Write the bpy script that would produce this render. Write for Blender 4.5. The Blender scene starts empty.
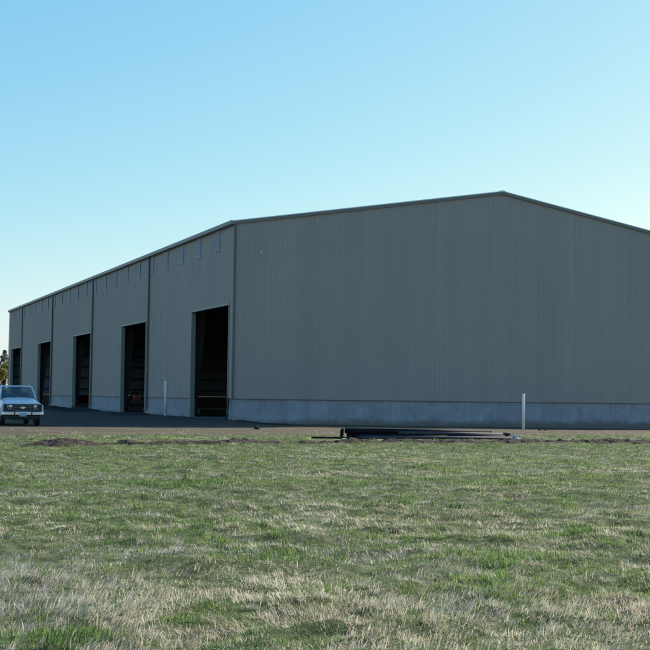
import bpy, bmesh, math, random
import numpy as np
from mathutils import Matrix, Vector

random.seed(7)
rng = np.random.default_rng(11)
scene = bpy.context.scene
COL = scene.collection
R = math.radians

# ------------------------------------------------------------------ frame of the building
CORNER = (-4.815, 68.25)          # near corner of the building on the ground
YAW = R(21.597)                   # local x runs along the gable end, local y along the door side
CA, SA = math.cos(YAW), math.sin(YAW)
EAVE, RIDGE, HALF, LENGTH, BAY = 10.72, 13.40, 16.05, 83.5, 18.375
WIDTH = 2 * HALF
CONC = 1.32                       # top of the concrete stem wall
SLAB = 0.25


def to_world(a, b):
    return CORNER[0] + a * CA - b * SA, CORNER[1] + a * SA + b * CA


def to_local(x, y):
    dx, dy = x - CORNER[0], y - CORNER[1]
    return dx * CA + dy * SA, -dx * SA + dy * CA


# ------------------------------------------------------------------ numpy noise
def vnoise(x, y, seed=0):
    x = np.asarray(x, float); y = np.asarray(y, float)
    xi = np.floor(x).astype(np.int64); yi = np.floor(y).astype(np.int64)
    fx, fy = x - xi, y - yi
    fx = fx * fx * (3 - 2 * fx); fy = fy * fy * (3 - 2 * fy)

    def h(i, j):
        n = (i * 374761393 + j * 668265263 + seed * 982451653) & 0x7fffffff
        n = ((n ^ (n >> 13)) * 1274126177) & 0x7fffffff
        n = ((n ^ (n >> 16)) * 40503 + 12345) & 0x7fffffff
        n = n ^ (n >> 15)
        return (n % 65536) / 65535.0
    return ((h(xi, yi) * (1 - fx) + h(xi + 1, yi) * fx) * (1 - fy)
            + (h(xi, yi + 1) * (1 - fx) + h(xi + 1, yi + 1) * fx) * fy)


def fbm(x, y, seed=0, octaves=4):
    t = 0; amp = 0.5; s = 0
    for o in range(octaves):
        t = t + amp * vnoise(x * 2 ** o + 17.3 * o, y * 2 ** o - 9.1 * o, seed + o)
        s += amp; amp *= 0.5
    return t / s


def smooth(e0, e1, v):
    t = np.clip((v - e0) / (e1 - e0), 0, 1)
    return t * t * (3 - 2 * t)


def ground_height(a, b):
    """Height of the ground sheet at a point given in the building's frame."""
    field = 0.055 * (fbm(a * 0.7, b * 0.7, 3, 3) - 0.5) + 0.035 * (fbm(a * 2.6, b * 2.6, 5, 2) - 0.5)
    tus = fbm(a * 1.9, b * 1.9, 13, 2)
    field = field + 0.065 * (smooth(0.40, 0.72, tus) - 0.35)
    field = field * smooth(-15, -19.5, b)
    apron = 0.04 * (fbm(a * 0.5, b * 0.5, 9, 3) - 0.5) * smooth(-21, -15, b)
    # the yard climbs a little to the door sills and drops along the gable end
    pad = 0.235 * smooth(-9.5, -1.0, a) * smooth(-7.5, 1.2, b) * (1 - smooth(-0.2, 1.6, a))
    pad = pad + 0.10 * smooth(-30, -9, a) * (1 - smooth(-9, -6, a)) * smooth(10, 30, b) * 0
    gable = (0.05 - 0.0098 * np.clip(a, 0, 40)) * smooth(-0.5, 2, a) * smooth(-18, -4, b)
    return field + apron + pad + gable


# ------------------------------------------------------------------ materials
def new_mat(name):
    m = bpy.data.materials.new(name); m.use_nodes = True
    nt = m.node_tree
    return m, nt, nt.nodes['Principled BSDF']


def node(nt, kind, **kw):
    n = nt.nodes.new(kind)
    for k, v in kw.items():
        setattr(n, k, v)
    return n


def ramp(nt, fac, stops):
    r = node(nt, 'ShaderNodeValToRGB')
    els = r.color_ramp.elements
    while len(els) < len(stops):
        els.new(0.5)
    for e, (p, c) in zip(els, stops):
        e.position = p; e.color = (*c, 1)
    nt.links.new(fac, r.inputs['Fac'])
    return r.outputs['Color']


def noise_tex(nt, scale, detail=4, rough=0.55, vec=None, distortion=0.0):
    n = node(nt, 'ShaderNodeTexNoise')
    n.inputs['Scale'].default_value = scale
    n.inputs['Detail'].default_value = detail
    n.inputs['Roughness'].default_value = rough
    n.inputs['Distortion'].default_value = distortion
    if vec is not None:
        nt.links.new(vec, n.inputs['Vector'])
    return n.outputs['Fac']


def obj_coord(nt, scale=(1, 1, 1)):
    tc = node(nt, 'ShaderNodeTexCoord')
    mp = node(nt, 'ShaderNodeMapping')
    mp.inputs['Scale'].default_value = scale
    nt.links.new(tc.outputs['Object'], mp.inputs['Vector'])
    return mp.outputs['Vector']


def mix_col(nt, fac, c1, c2, blend='MIX'):
    m = node(nt, 'ShaderNodeMix', data_type='RGBA', blend_type=blend)
    for sock, v in ((m.inputs['Factor'], fac), (m.inputs['A'], c1), (m.inputs['B'], c2)):
        if isinstance(v, (int, float)):
            sock.default_value = v
        elif isinstance(v, tuple):
            sock.default_value = (*v, 1)
        else:
            nt.links.new(v, sock)
    return m.outputs['Result']


def math_n(nt, op, a, b=None, clamp=False):
    m = node(nt, 'ShaderNodeMath', operation=op, use_clamp=clamp)
    for i, v in enumerate((a, b)):
        if v is None:
            continue
        if isinstance(v, (int, float)):
            m.inputs[i].default_value = v
        else:
            nt.links.new(v, m.inputs[i])
    return m.outputs[0]


def map_range(nt, v, a, b, c=0.0, d=1.0):
    m = node(nt, 'ShaderNodeMapRange')
    m.interpolation_type = 'SMOOTHSTEP'
    nt.links.new(v, m.inputs['Value'])
    for n_, x in (('From Min', a), ('From Max', b), ('To Min', c), ('To Max', d)):
        m.inputs[n_].default_value = x
    return m.outputs['Result']


def bump(nt, bsdf, height, strength=0.3, dist=0.02):
    b = node(nt, 'ShaderNodeBump')
    b.inputs['Strength'].default_value = strength
    b.inputs['Distance'].default_value = dist
    nt.links.new(height, b.inputs['Height'])
    nt.links.new(b.outputs['Normal'], bsdf.inputs['Normal'])


def simple(name, col, rough=0.5, metal=0.0, var=0.12, scale=6.0, spec=0.5, bumpy=0.0):
    m, nt, p = new_mat(name)
    v = obj_coord(nt)
    f = noise_tex(nt, scale, 5, 0.6, v)
    lo = tuple(c * (1 - var) for c in col); hi = tuple(min(1, c * (1 + var)) for c in col)
    nt.links.new(ramp(nt, f, [(0.3, lo), (0.7, hi)]), p.inputs['Base Color'])
    p.inputs['Roughness'].default_value = rough
    p.inputs['Metallic'].default_value = metal
    p.inputs['Specular IOR Level'].default_value = spec
    if bumpy:
        bump(nt, p, f, bumpy, 0.02)
    return m


def make_wall_mat():
    m, nt, p = new_mat('painted_wall_panel')
    streak = noise_tex(nt, 1.0, 4, 0.55, obj_coord(nt, (1.1, 1.1, 0.06)))
    broad = noise_tex(nt, 0.16, 3, 0.5, obj_coord(nt))
    fine = noise_tex(nt, 9, 4, 0.6, obj_coord(nt))
    c1 = ramp(nt, streak, [(0.3, WALL_LO), (0.7, WALL_HI)])
    c2 = mix_col(nt, 0.25, c1, ramp(nt, broad, [(0.35, (0.8, 0.8, 0.8)), (0.65, (1.0, 1.0, 1.0))]), 'MULTIPLY')
    c3 = mix_col(nt, 0.12, c2, ramp(nt, fine, [(0.3, (0.6, 0.6, 0.6)), (0.7, (1, 1, 1))]), 'MULTIPLY')
    # each cladding sheet is a shade of its own
    tc = node(nt, 'ShaderNodeTexCoord'); sx = node(nt, 'ShaderNodeSeparateXYZ')
    nt.links.new(tc.outputs['Object'], sx.inputs[0])
    run = math_n(nt, 'ADD', sx.outputs['X'], sx.outputs['Y'])
    wn_ = node(nt, 'ShaderNodeTexWhiteNoise', noise_dimensions='1D')
    nt.links.new(math_n(nt, 'FLOOR', math_n(nt, 'DIVIDE', run, 0.915)), wn_.inputs['W'])
    c3 = mix_col(nt, 1.0, c3, ramp(nt, wn_.outputs['Value'], [(0.0, (0.965, 0.965, 0.97)), (1.0, (1.02, 1.02, 1.015))]), 'MULTIPLY')
    nt.links.new(c3, p.inputs['Base Color'])
    p.inputs['Roughness'].default_value = 0.5
    p.inputs['Specular IOR Level'].default_value = 0.35
    warp = noise_tex(nt, 0.9, 2, 0.5, obj_coord(nt, (1, 1, 0.35)))
    bump(nt, p, warp, 0.25, 0.02)
    return m


def make_concrete_mat():
    m, nt, p = new_mat('cast_concrete')
    blot = noise_tex(nt, 0.9, 6, 0.65, obj_coord(nt, (1, 1, 1.6)), 0.4)
    drip = noise_tex(nt, 1.6, 4, 0.6, obj_coord(nt, (1.6, 1.6, 0.18)))
    fine = noise_tex(nt, 14, 6, 0.7, obj_coord(nt))
    c = ramp(nt, blot, [(0.25, (0.27, 0.265, 0.28)), (0.55, (0.37, 0.36, 0.375)), (0.8, (0.45, 0.44, 0.445))])
    c = mix_col(nt, 0.35, c, ramp(nt, drip, [(0.35, (0.62, 0.62, 0.64)), (0.62, (1, 1, 1))]), 'MULTIPLY')
    c = mix_col(nt, 0.3, c, ramp(nt, fine, [(0.3, (0.6, 0.6, 0.6)), (0.7, (1, 1, 1))]), 'MULTIPLY')
    # soil splashed on the foot of the wall
    tc = node(nt, 'ShaderNodeTexCoord'); sx = node(nt, 'ShaderNodeSeparateXYZ')
    nt.links.new(tc.outputs['Object'], sx.inputs[0])
    w = math_n(nt, 'ADD', sx.outputs['Z'], math_n(nt, 'MULTIPLY', math_n(nt, 'SUBTRACT', blot, 0.5), 0.55))
    c = mix_col(nt, map_range(nt, w, 0.42, 0.0), c, (0.17, 0.15, 0.13))
    # hairline casting joints
    for ax in ('X', 'Y'):
        j = math_n(nt, 'FRACT', math_n(nt, 'DIVIDE', sx.outputs[ax], 3.66))
        line = math_n(nt, 'LESS_THAN', math_n(nt, 'ABSOLUTE', math_n(nt, 'SUBTRACT', j, 0.5)), 0.006)
        c = mix_col(nt, math_n(nt, 'MULTIPLY', line, 0.35), c, (0.12, 0.12, 0.12))
    run = math_n(nt, 'ADD', sx.outputs['X'], sx.outputs['Y'])
    u_ = math_n(nt, 'SUBTRACT', math_n(nt, 'FRACT', math_n(nt, 'DIVIDE', run, 0.61)), 0.5)
    v_ = math_n(nt, 'SUBTRACT', math_n(nt, 'FRACT', math_n(nt, 'DIVIDE', math_n(nt, 'ADD', sx.outputs['Z'], 0.15), 0.61)), 0.5)
    rr = math_n(nt, 'ADD', math_n(nt, 'MULTIPLY', u_, u_), math_n(nt, 'MULTIPLY', v_, v_))
    c = mix_col(nt, math_n(nt, 'MULTIPLY', math_n(nt, 'LESS_THAN', rr, 0.0016), 0.55), c, (0.10, 0.10, 0.10))
    nt.links.new(c, p.inputs['Base Color'])
    p.inputs['Roughness'].default_value = 0.85
    bump(nt, p, fine, 0.25, 0.02)
    return m


def make_ground_mat():
    m, nt, p = new_mat('field_and_yard_ground')
    tc = node(nt, 'ShaderNodeTexCoord'); sx = node(nt, 'ShaderNodeSeparateXYZ')
    nt.links.new(tc.outputs['Object'], sx.inputs[0])
    A, B = sx.outputs['X'], sx.outputs['Y']
    big = noise_tex(nt, 0.35, 5, 0.6, obj_coord(nt))
    mid = noise_tex(nt, 4.5, 6, 0.65, obj_coord(nt))
    fine = noise_tex(nt, 16, 6, 0.7, obj_coord(nt))
    grit = noise_tex(nt, 60, 4, 0.7, obj_coord(nt))
    # turf: green leaf, pale thatch, soil darkened to paint shadow gaps
    turf = ramp(nt, mid, [(0.28, (0.028, 0.038, 0.014)), (0.46, (0.062, 0.085, 0.026)), (0.60, (0.150, 0.160, 0.075)), (0.78, (0.25, 0.225, 0.15))])
    turf = mix_col(nt, 0.65, turf, ramp(nt, fine, [(0.32, (0.35, 0.35, 0.33)), (0.66, (1.15, 1.15, 1.1))]), 'MULTIPLY')
    # gravel and trodden soil of the yard
    grav = ramp(nt, fine, [(0.25, (0.055, 0.042, 0.027)), (0.55, (0.130, 0.103, 0.068)), (0.8, (0.25, 0.205, 0.145))])
    grav = mix_col(nt, 0.5, grav, ramp(nt, grit, [(0.3, (0.55, 0.55, 0.55)), (0.7, (1.1, 1.1, 1.1))]), 'MULTIPLY')
    grav = mix_col(nt, 0.6, grav, ramp(nt, big, [(0.35, (0.55, 0.53, 0.50)), (0.65, (1.12, 1.10, 1.06))]), 'MULTIPLY')
    soil_dk = ramp(nt, mid, [(0.3, (0.042, 0.030, 0.023)), (0.7, (0.088, 0.064, 0.049))])
    wob = math_n(nt, 'MULTIPLY', math_n(nt, 'SUBTRACT', big, 0.5), 3.0)
    wob2 = math_n(nt, 'MULTIPLY', math_n(nt, 'SUBTRACT', mid, 0.5), 1.6)
    edge = math_n(nt, 'ADD', B, math_n(nt, 'ADD', wob, wob2))
    gfac = map_range(nt, edge, -19.2, -16.6)
    # the yard beside the doors is a darker brown soil
    ymask = math_n(nt, 'MULTIPLY', map_range(nt, math_n(nt, 'ADD', A, wob), 5.0, 1.0), map_range(nt, math_n(nt, 'ADD', edge, wob), -7.0, -3.5))
    far = map_range(nt, A, -60, -75)
    yard = mix_col(nt, ymask, grav, soil_dk)
    yard = mix_col(nt, far, yard, turf)
    yard = mix_col(nt, map_range(nt, B, 115, 122), yard, turf)
    yard = mix_col(nt, map_range(nt, A, 60, 72), yard, turf)
    col = mix_col(nt, gfac, turf, yard)
    nt.links.new(col, p.inputs['Base Color'])
    p.inputs['Roughness'].default_value = 0.95
    p.inputs['Specular IOR Level'].default_value = 0.15
    bump(nt, p, math_n(nt, 'ADD', fine, math_n(nt, 'MULTIPLY', grit, 0.5)), 0.6, 0.03)
    return m


def make_blade_mat(name, stops, trans=0.4, rough=0.55):
    m, nt, p = new_mat(name)
    at = node(nt, 'ShaderNodeAttribute', attribute_name='tint')
    c = ramp(nt, at.outputs['Fac'], stops)
    nt.links.new(c, p.inputs['Base Color'])
    p.inputs['Roughness'].default_value = rough
    p.inputs['Specular IOR Level'].default_value = 0.3
    tr = node(nt, 'ShaderNodeBsdfTranslucent')
    nt.links.new(c, tr.inputs['Color'])
    mx = node(nt, 'ShaderNodeMixShader'); mx.inputs['Fac'].default_value = trans
    nt.links.new(p.outputs['BSDF'], mx.inputs[1]); nt.links.new(tr.outputs['BSDF'], mx.inputs[2])
    nt.links.new(mx.outputs['Shader'], nt.nodes['Material Output'].inputs['Surface'])
    return m


def make_dirt_mat(name, lo, hi):
    m, nt, p = new_mat(name)
    v = obj_coord(nt)
    f = noise_tex(nt, 5, 6, 0.7, v); g = noise_tex(nt, 28, 5, 0.7, v)
    mid = tuple((x + y) / 2 for x, y in zip(lo, hi))
    c = ramp(nt, f, [(0.28, lo), (0.5, mid), (0.72, hi)])
    c = mix_col(nt, 0.5, c, ramp(nt, g, [(0.3, (0.5, 0.5, 0.5)), (0.7, (1.1, 1.1, 1.1))]), 'MULTIPLY')
    nt.links.new(c, p.inputs['Base Color'])
    p.inputs['Roughness'].default_value = 0.95
    p.inputs['Specular IOR Level'].default_value = 0.15
    bump(nt, p, g, 0.6, 0.04)
    return m


def make_glass_mat(name, tint, clear=0.75):
    m, nt, p = new_mat(name)
    tr = node(nt, 'ShaderNodeBsdfTransparent'); tr.inputs['Color'].default_value = (*tint, 1)
    gl = node(nt, 'ShaderNodeBsdfGlossy'); gl.inputs['Roughness'].default_value = 0.03
    lw = node(nt, 'ShaderNodeLayerWeight'); lw.inputs['Blend'].default_value = 0.35
    mx = node(nt, 'ShaderNodeMixShader')
    nt.links.new(map_range(nt, lw.outputs['Fresnel'], 0, 1, 1 - clear - 0.15, 0.9), mx.inputs['Fac'])
    nt.links.new(tr.outputs[0], mx.inputs[1]); nt.links.new(gl.outputs[0], mx.inputs[2])
    nt.links.new(mx.outputs[0], nt.nodes['Material Output'].inputs['Surface'])
    return m


WALL_LO, WALL_HI = (0.358, 0.304, 0.263), (0.388, 0.330, 0.285)
M_WALL = make_wall_mat()
M_CONC = make_concrete_mat()
M_GROUND = make_ground_mat()
M_TRIM = simple('dark_painted_trim', (0.11, 0.10, 0.09), 0.45, var=0.08)
M_EAVE = simple('grey_green_gutter_paint', (0.17, 0.155, 0.14), 0.4, var=0.08)
M_ROOF = simple('galvanised_roof_sheet', (0.55, 0.56, 0.56), 0.35, metal=0.6, var=0.06)
M_INNER = simple('dull_lining_sheet', (0.26, 0.31, 0.38), 0.6, var=0.08, scale=0.6)
M_FRAME = simple('primer_steel_frame', (0.07, 0.05, 0.05), 0.55, var=0.15)
M_GIRT = simple('dark_steel_girt', (0.06, 0.06, 0.065), 0.5, var=0.1)
M_JAMB = simple('door_jamb_flashing', (0.27, 0.27, 0.235), 0.45, var=0.05)
M_PANE = simple('translucent_light_panel', (0.295, 0.298, 0.335), 0.6, var=0.18, scale=2, spec=0.15)
M_WHITE = simple('weathered_white_plastic', (0.78, 0.78, 0.76), 0.45, var=0.06, scale=4)
M_HOSE = simple('black_rubber', (0.015, 0.015, 0.017), 0.5)
M_STEEL = simple('dark_primed_steel', (0.010, 0.010, 0.013), 0.75, var=0.3, scale=3, spec=0.15)
M_STEEL2 = simple('dusty_grey_steel', (0.055, 0.055, 0.06), 0.7, var=0.3, scale=3, spec=0.25)
M_WOOD = simple('pale_sawn_timber', (0.52, 0.46, 0.36), 0.75, var=0.18, scale=9)
M_WOODDK = simple('brown_timber', (0.19, 0.13, 0.085), 0.8, var=0.25, scale=9)
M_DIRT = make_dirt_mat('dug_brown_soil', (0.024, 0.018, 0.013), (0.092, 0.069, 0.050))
M_DIRTDK = make_dirt_mat('dark_brown_soil', (0.022, 0.016, 0.013), (0.055, 0.040, 0.032))  # darker brown soil for heaps and clods
M_PAINT = simple('white_car_paint', (0.60, 0.61, 0.63), 0.22, var=0.03, scale=2, spec=0.6)
M_CHROME = simple('dulled_chrome', (0.62, 0.63, 0.65), 0.22, metal=0.9, var=0.06)
M_BLACK = simple('black_plastic_trim', (0.012, 0.012, 0.013), 0.5)
M_TYRE = simple('tyre_rubber', (0.018, 0.018, 0.018), 0.75, var=0.2)
M_LAMP = simple('headlamp_lens', (0.62, 0.66, 0.72), 0.12, metal=0.5, var=0.1)
M_AMBER = simple('dull_marker_lens', (0.16, 0.13, 0.11), 0.2)
M_PLATE = simple('licence_plate_metal', (0.30, 0.40, 0.46), 0.4)
M_GOLD = simple('pale_gold_badge', (0.78, 0.70, 0.48), 0.28, metal=0.7)
M_SEAT = simple('grey_cloth_seat', (0.10, 0.11, 0.12), 0.9)
M_AUTOGLASS = make_glass_mat('car_glass', (0.62, 0.70, 0.70))
M_RED = simple('red_machine_paint', (0.24, 0.020, 0.016), 0.35, var=0.15)
M_ORANGE = simple('orange_machine_paint', (0.55, 0.14, 0.03), 0.4, var=0.15)
M_BARK = simple('tree_bark', (0.085, 0.065, 0.05), 0.9, var=0.3)


# ------------------------------------------------------------------ mesh helper
class MB:
    def __init__(s):
        s.v = []; s.f = []

    def add(s, vs, fs):
        o = len(s.v); s.v += [tuple(p) for p in vs]; s.f += [tuple(i + o for i in f) for f in fs]
        return s

    def box(s, x0, x1, y0, y1, z0, z1):
        vs = [(x, y, z) for z in (z0, z1) for y in (y0, y1) for x in (x0, x1)]
        return s.add(vs, [(0, 2, 3, 1), (4, 5, 7, 6), (0, 1, 5, 4), (2, 6, 7, 3), (0, 4, 6, 2), (1, 3, 7, 5)])

    def prism(s, poly, axis, t0, t1):
        """poly: list of 2-D points; axis 0/1/2 = extrusion axis."""
        n = len(poly)

        def p3(p, t):
            q = [p[0], p[1]]; q.insert(axis, t); return tuple(q)
        vs = [p3(p, t0) for p in poly] + [p3(p, t1) for p in poly]
        fs = [tuple(range(n))[::-1], tuple(range(n, 2 * n))]
        fs += [(i, (i + 1) % n, n + (i + 1) % n, n + i) for i in range(n)]
        return s.add(vs, fs)

    def tube(s, pts, rad, n=10, caps=True):
        pts = [Vector(p) for p in pts]
        rads = rad if isinstance(rad, (list, tuple)) else [rad] * len(pts)
        vs = []; fs = []
        up = Vector((0, 0, 1))
        for i, p in enumerate(pts):
            d = (pts[min(i + 1, len(pts) - 1)] - pts[max(i - 1, 0)]).normalized()
            ref = up if abs(d.z) < 0.9 else Vector((1, 0, 0))
            u = d.cross(ref).normalized(); w = u.cross(d).normalized()
            for k in range(n):
                t = 2 * math.pi * k / n
                vs.append(p + (u * math.cos(t) + w * math.sin(t)) * rads[i])
        for i in range(len(pts) - 1):
            for k in range(n):
                fs.append((i * n + k, i * n + (k + 1) % n, (i + 1) * n + (k + 1) % n, (i + 1) * n + k))
        if caps:
            fs.append(tuple(range(n))[::-1]); fs.append(tuple(range((len(pts) - 1) * n, len(pts) * n)))
        return s.add(vs, fs)

    def build(s, name, mat, parent=None, loc=(0, 0, 0), rot=(0, 0, 0), bevel=0.0, smooth=False):
        me = bpy.data.meshes.new(name)
        me.from_pydata(s.v, [], s.f); me.update()
        bm = bmesh.new(); bm.from_mesh(me)
        bmesh.ops.recalc_face_normals(bm, faces=bm.faces)
        bm.to_mesh(me); bm.free()
        me.materials.append(mat)
        if smooth:
            for p in me.polygons:
                p.use_smooth = True
        o = bpy.data.objects.new(name, me); COL.objects.link(o)
        o.parent = parent; o.location = loc; o.rotation_euler = rot
        if bevel:
            b = o.modifiers.new('bevel', 'BEVEL'); b.width = bevel; b.segments = 2; b.limit_method = 'ANGLE'
            b.angle_limit = R(35)
        return o


def empty(name, loc, rotz=0.0):
    o = bpy.data.objects.new(name, None); COL.objects.link(o)
    o.location = loc; o.rotation_euler = (0, 0, rotz); o.empty_display_size = 0.3
    return o


def tag(o, label, cat, group=None, kind=None):
    o['label'] = label; o['category'] = cat
    if group: o['group'] = group
    if kind: o['kind'] = kind
    return o


def copy_part(o, parent, loc=None):
    c = o.copy(); COL.objects.link(c); c.parent = parent
    if loc is not None: c.location = loc
    return c


# ------------------------------------------------------------------ ground sheet
def lines(segs):
    out = []
    for x0, x1, st in segs:
        n = max(1, int(round((x1 - x0) / st)))
        out += list(np.linspace(x0, x1, n, endpoint=False))
    out.append(segs[-1][1])
    return np.array(out)


la = lines([(-2500, -600, 400), (-600, -120, 60), (-120, -34, 6), (-34, -10, 0.12), (-10, 24, 0.25), (24, 60, 2), (60, 200, 20), (200, 600, 80), (600, 2500, 400)])
lb = lines([(-1200, -200, 250), (-200, -68, 12), (-68, -44, 0.12), (-44, -16, 0.22), (-16, 6, 0.4), (6, 95, 1.2), (95, 200, 8), (200, 600, 60), (600, 3000, 400)])
AA, BB = np.meshgrid(la, lb)
ZZ = ground_height(AA, BB)
inside = (AA > 0.3) & (AA < WIDTH - 0.3) & (BB > 0.3) & (BB < LENGTH - 0.3)
ZZ = np.where(inside, -0.12, ZZ)
na, nb = len(la), len(lb)
me = bpy.data.meshes.new('ground')
co = np.stack([AA.ravel(), BB.ravel(), ZZ.ravel()], 1)
idx = np.arange(na * nb).reshape(nb, na)
quads = np.stack([idx[:-1, :-1].ravel(), idx[:-1, 1:].ravel(), idx[1:, 1:].ravel(), idx[1:, :-1].ravel()], 1)
me.from_pydata(co.tolist(), [], quads.tolist()); me.update()
for p_ in me.polygons: p_.use_smooth = True
me.materials.append(M_GROUND)
ground = bpy.data.objects.new('ground', me); COL.objects.link(ground)
ground.location = (CORNER[0], CORNER[1], 0); ground.rotation_euler = (0, 0, YAW)
tag(ground, 'grass field running into bare brown gravel yard around the metal building', 'ground', kind='structure')

# ------------------------------------------------------------------ the metal building
bld = empty('metal_building', (CORNER[0], CORNER[1], 0), YAW)
tag(bld, 'long grey-green ribbed metal farm building with open doors on a concrete base', 'building')

PITCH = 0.305
PROFILE = [(0.0, 0.0), (0.075, 0.0), (0.08, 0.004), (0.095, 0.004), (0.1, 0.0), (0.15, 0.0), (0.155, 0.004), (0.17, 0.004), (0.175, 0.0), (0.220, 0.0), (0.246, 0.021), (0.279, 0.021)]


def profile_points(length, cuts=()):
    pts = []
    k = 0
    while k * PITCH < length:
        for x, h in PROFILE:
            t = k * PITCH + x
            if t < length: pts.append((t, h))
        k += 1
    pts.append((length, 0.0))
    xs = [p[0] for p in pts]; hs = [p[1] for p in pts]
    for c in cuts:
        h = float(np.interp(c, xs, hs)); pts.append((c, h))
    return sorted(set(pts))


DOORS = [(k * BAY + 0.75, k * BAY + 8.1) for k in range(5)]
DOOR_TOP = 6.33


def gable_top(a):
    return EAVE + (RIDGE - EAVE) * (a / HALF if a <= HALF else (WIDTH - a) / HALF)


# gable wall facing the camera (local y = 0, ribs stand out to -y)
def gable_sheet(y, sign):
    mb = MB()
    pts = profile_points(WIDTH, (HALF,))
    for (x0, h0), (x1, h1) in zip(pts[:-1], pts[1:]):
        mb.add([(x0, y + sign * h0, CONC + 0.02), (x1, y + sign * h1, CONC + 0.02), (x1, y + sign * h1, gable_top(x1)), (x0, y + sign * h0, gable_top(x0))], [(0, 1, 2, 3)])
    return mb


gable_sheet(0.0, -1).build('gable_wall', M_WALL, bld)

mb = MB()
cuts = [c for d in DOORS for c in d]
pts = profile_points(LENGTH, cuts)
for (y0, h0), (y1, h1) in zip(pts[:-1], pts[1:]):
    ym = 0.5 * (y0 + y1)
    door = any(d0 < ym < d1 for d0, d1 in DOORS)
    zb = DOOR_TOP if door else CONC + 0.02
    mb.add([(-h0, y0, zb), (-h1, y1, zb), (-h1, y1, EAVE), (-h0, y0, EAVE)], [(0, 1, 2, 3)])
mb.build('side_wall', M_WALL, bld)

# far gable and far side: seen only from inside through the doors
gable_sheet(LENGTH, 1).build('rear_wall', M_INNER, bld)
mb = MB(); mb.box(WIDTH - 0.04, WIDTH, 0.1, LENGTH - 0.1, CONC + 0.02, EAVE); mb.build('rear_wall', M_INNER, bld)

# concrete stem wall, broken at the doors
mb = MB()
mb.box(0.02, WIDTH - 0.02, 0.025, 0.27, -0.6, CONC)                       # under the gable
mb.box(WIDTH - 0.27, WIDTH - 0.02, 0.275, LENGTH - 0.28, -0.6, CONC)
y = 0.275
for d0, d1 in DOORS:
    mb.box(0.02, 0.27, y, d0, -0.6, CONC); y = d1
mb.box(0.02, 0.27, y, LENGTH - 0.28, -0.6, CONC)
mb.build('concrete_base', M_CONC, bld)
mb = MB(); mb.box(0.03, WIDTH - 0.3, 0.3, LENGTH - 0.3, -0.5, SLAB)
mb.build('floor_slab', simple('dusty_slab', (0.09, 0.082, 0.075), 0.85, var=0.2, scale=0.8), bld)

mb = MB(); mb.box(0.02, WIDTH - 0.02, LENGTH - 0.275, LENGTH - 0.03, -0.6, CONC)
mb.build('concrete_base', simple('shade_toned_concrete', (0.10, 0.10, 0.10), 0.9, var=0.3, scale=1.2), bld)  # rear base: concrete darkened, the indoor gloom put into its colour

# drip flashing along the top of the concrete
mb = MB(); mb.box(-0.045, WIDTH + 0.02, -0.05, 0.0, CONC - 0.005, CONC + 0.018); mb.build('drip_flashing', M_TRIM, bld)
y = 0.002
for d0, d1 in DOORS + [(LENGTH, LENGTH)]:
    mb = MB(); mb.box(-0.048, 0.0, y, d0, CONC - 0.005, CONC + 0.018); mb.build('drip_flashing', M_TRIM, bld); y = d1

# door surrounds: two jambs and a head, each opening its own part
for k, (d0, d1) in enumerate(DOORS):
    fr = MB()
    fr.box(-0.05, 0.22, d0 - 0.004, d0 + 0.055, SLAB, DOOR_TOP)
    fr.box(-0.05, 0.22, d1 - 0.055, d1 + 0.004, SLAB, DOOR_TOP)
    fr.box(-0.05, 0.22, d0 - 0.004, d1 + 0.004, DOOR_TOP + 0.002, DOOR_TOP + 0.10)
    fr.build('door_frame', M_JAMB, bld)

# trims
mb = MB(); mb.box(-0.055, 0.06, -0.054, -0.030, CONC - 0.02, EAVE - 0.05); mb.box(-0.058, -0.034, -0.029, 0.10, CONC - 0.02, EAVE - 0.05)
mb.build('corner_trim', M_TRIM, bld)
mb = MB(); mb.box(-0.058, -0.034, LENGTH - 0.13, LENGTH + 0.06, CONC - 0.02, EAVE - 0.05)
mb.build('corner_trim', M_EAVE, bld)


def downspout():
    d = MB(); d.box(-0.15, -0.04, -0.06, 0.06, CONC - 0.75, EAVE - 0.16)
    d.prism([(-0.15, CONC - 0.74), (-0.04, CONC - 0.74), (-0.16, CONC - 0.92), (-0.27, CONC - 0.92)], 1, -0.058, 0.058)
    return d


sp = downspout().build('downspout', M_TRIM, bld, (0, BAY, 0))
for k in (2, 3, 4):
    copy_part(sp, bld, (0, BAY * k, 0))

mb = MB()
mb.prism([(-0.22, EAVE + 0.06), (-0.22, EAVE - 0.13), (-0.19, EAVE - 0.17), (-0.036, EAVE - 0.17), (-0.036, EAVE + 0.02), (-0.20, EAVE + 0.04)], 1, -0.10, LENGTH + 0.1)
mb.build('eave_gutter', M_EAVE, bld)


def slope_bar(x0, x1, z0, z1, y0, y1, drop, lift):
    m_ = MB()
    m_.prism([(x0, z0 - drop), (x1, z1 - drop), (x1, z1 + lift), (x0, z0 + lift)], 1, y0, y1)
    return m_


z_over = EAVE - 0.2 * (RIDGE - EAVE) / HALF
for yy in ((-0.10, -0.034), (LENGTH + 0.034, LENGTH + 0.10)):
    slope_bar(-0.036, HALF, EAVE - 0.006, RIDGE, yy[0], yy[1], 0.14, 0.052).build('rake_trim', M_EAVE, bld)
    slope_bar(HALF, WIDTH + 0.22, RIDGE, z_over, yy[0], yy[1], 0.14, 0.052).build('rake_trim', M_EAVE, bld)
mb = MB()
mb.prism([(-0.20, z_over + 0.062), (HALF, RIDGE + 0.062), (HALF, RIDGE + 0.012), (-0.20, z_over + 0.012)], 1, -0.115, LENGTH + 0.115)
mb.prism([(HALF + 0.001, RIDGE + 0.062), (WIDTH + 0.25, z_over + 0.062), (WIDTH + 0.25, z_over + 0.012), (HALF + 0.001, RIDGE + 0.012)], 1, -0.115, LENGTH + 0.115)
sl = (RIDGE - EAVE) / HALF
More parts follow.
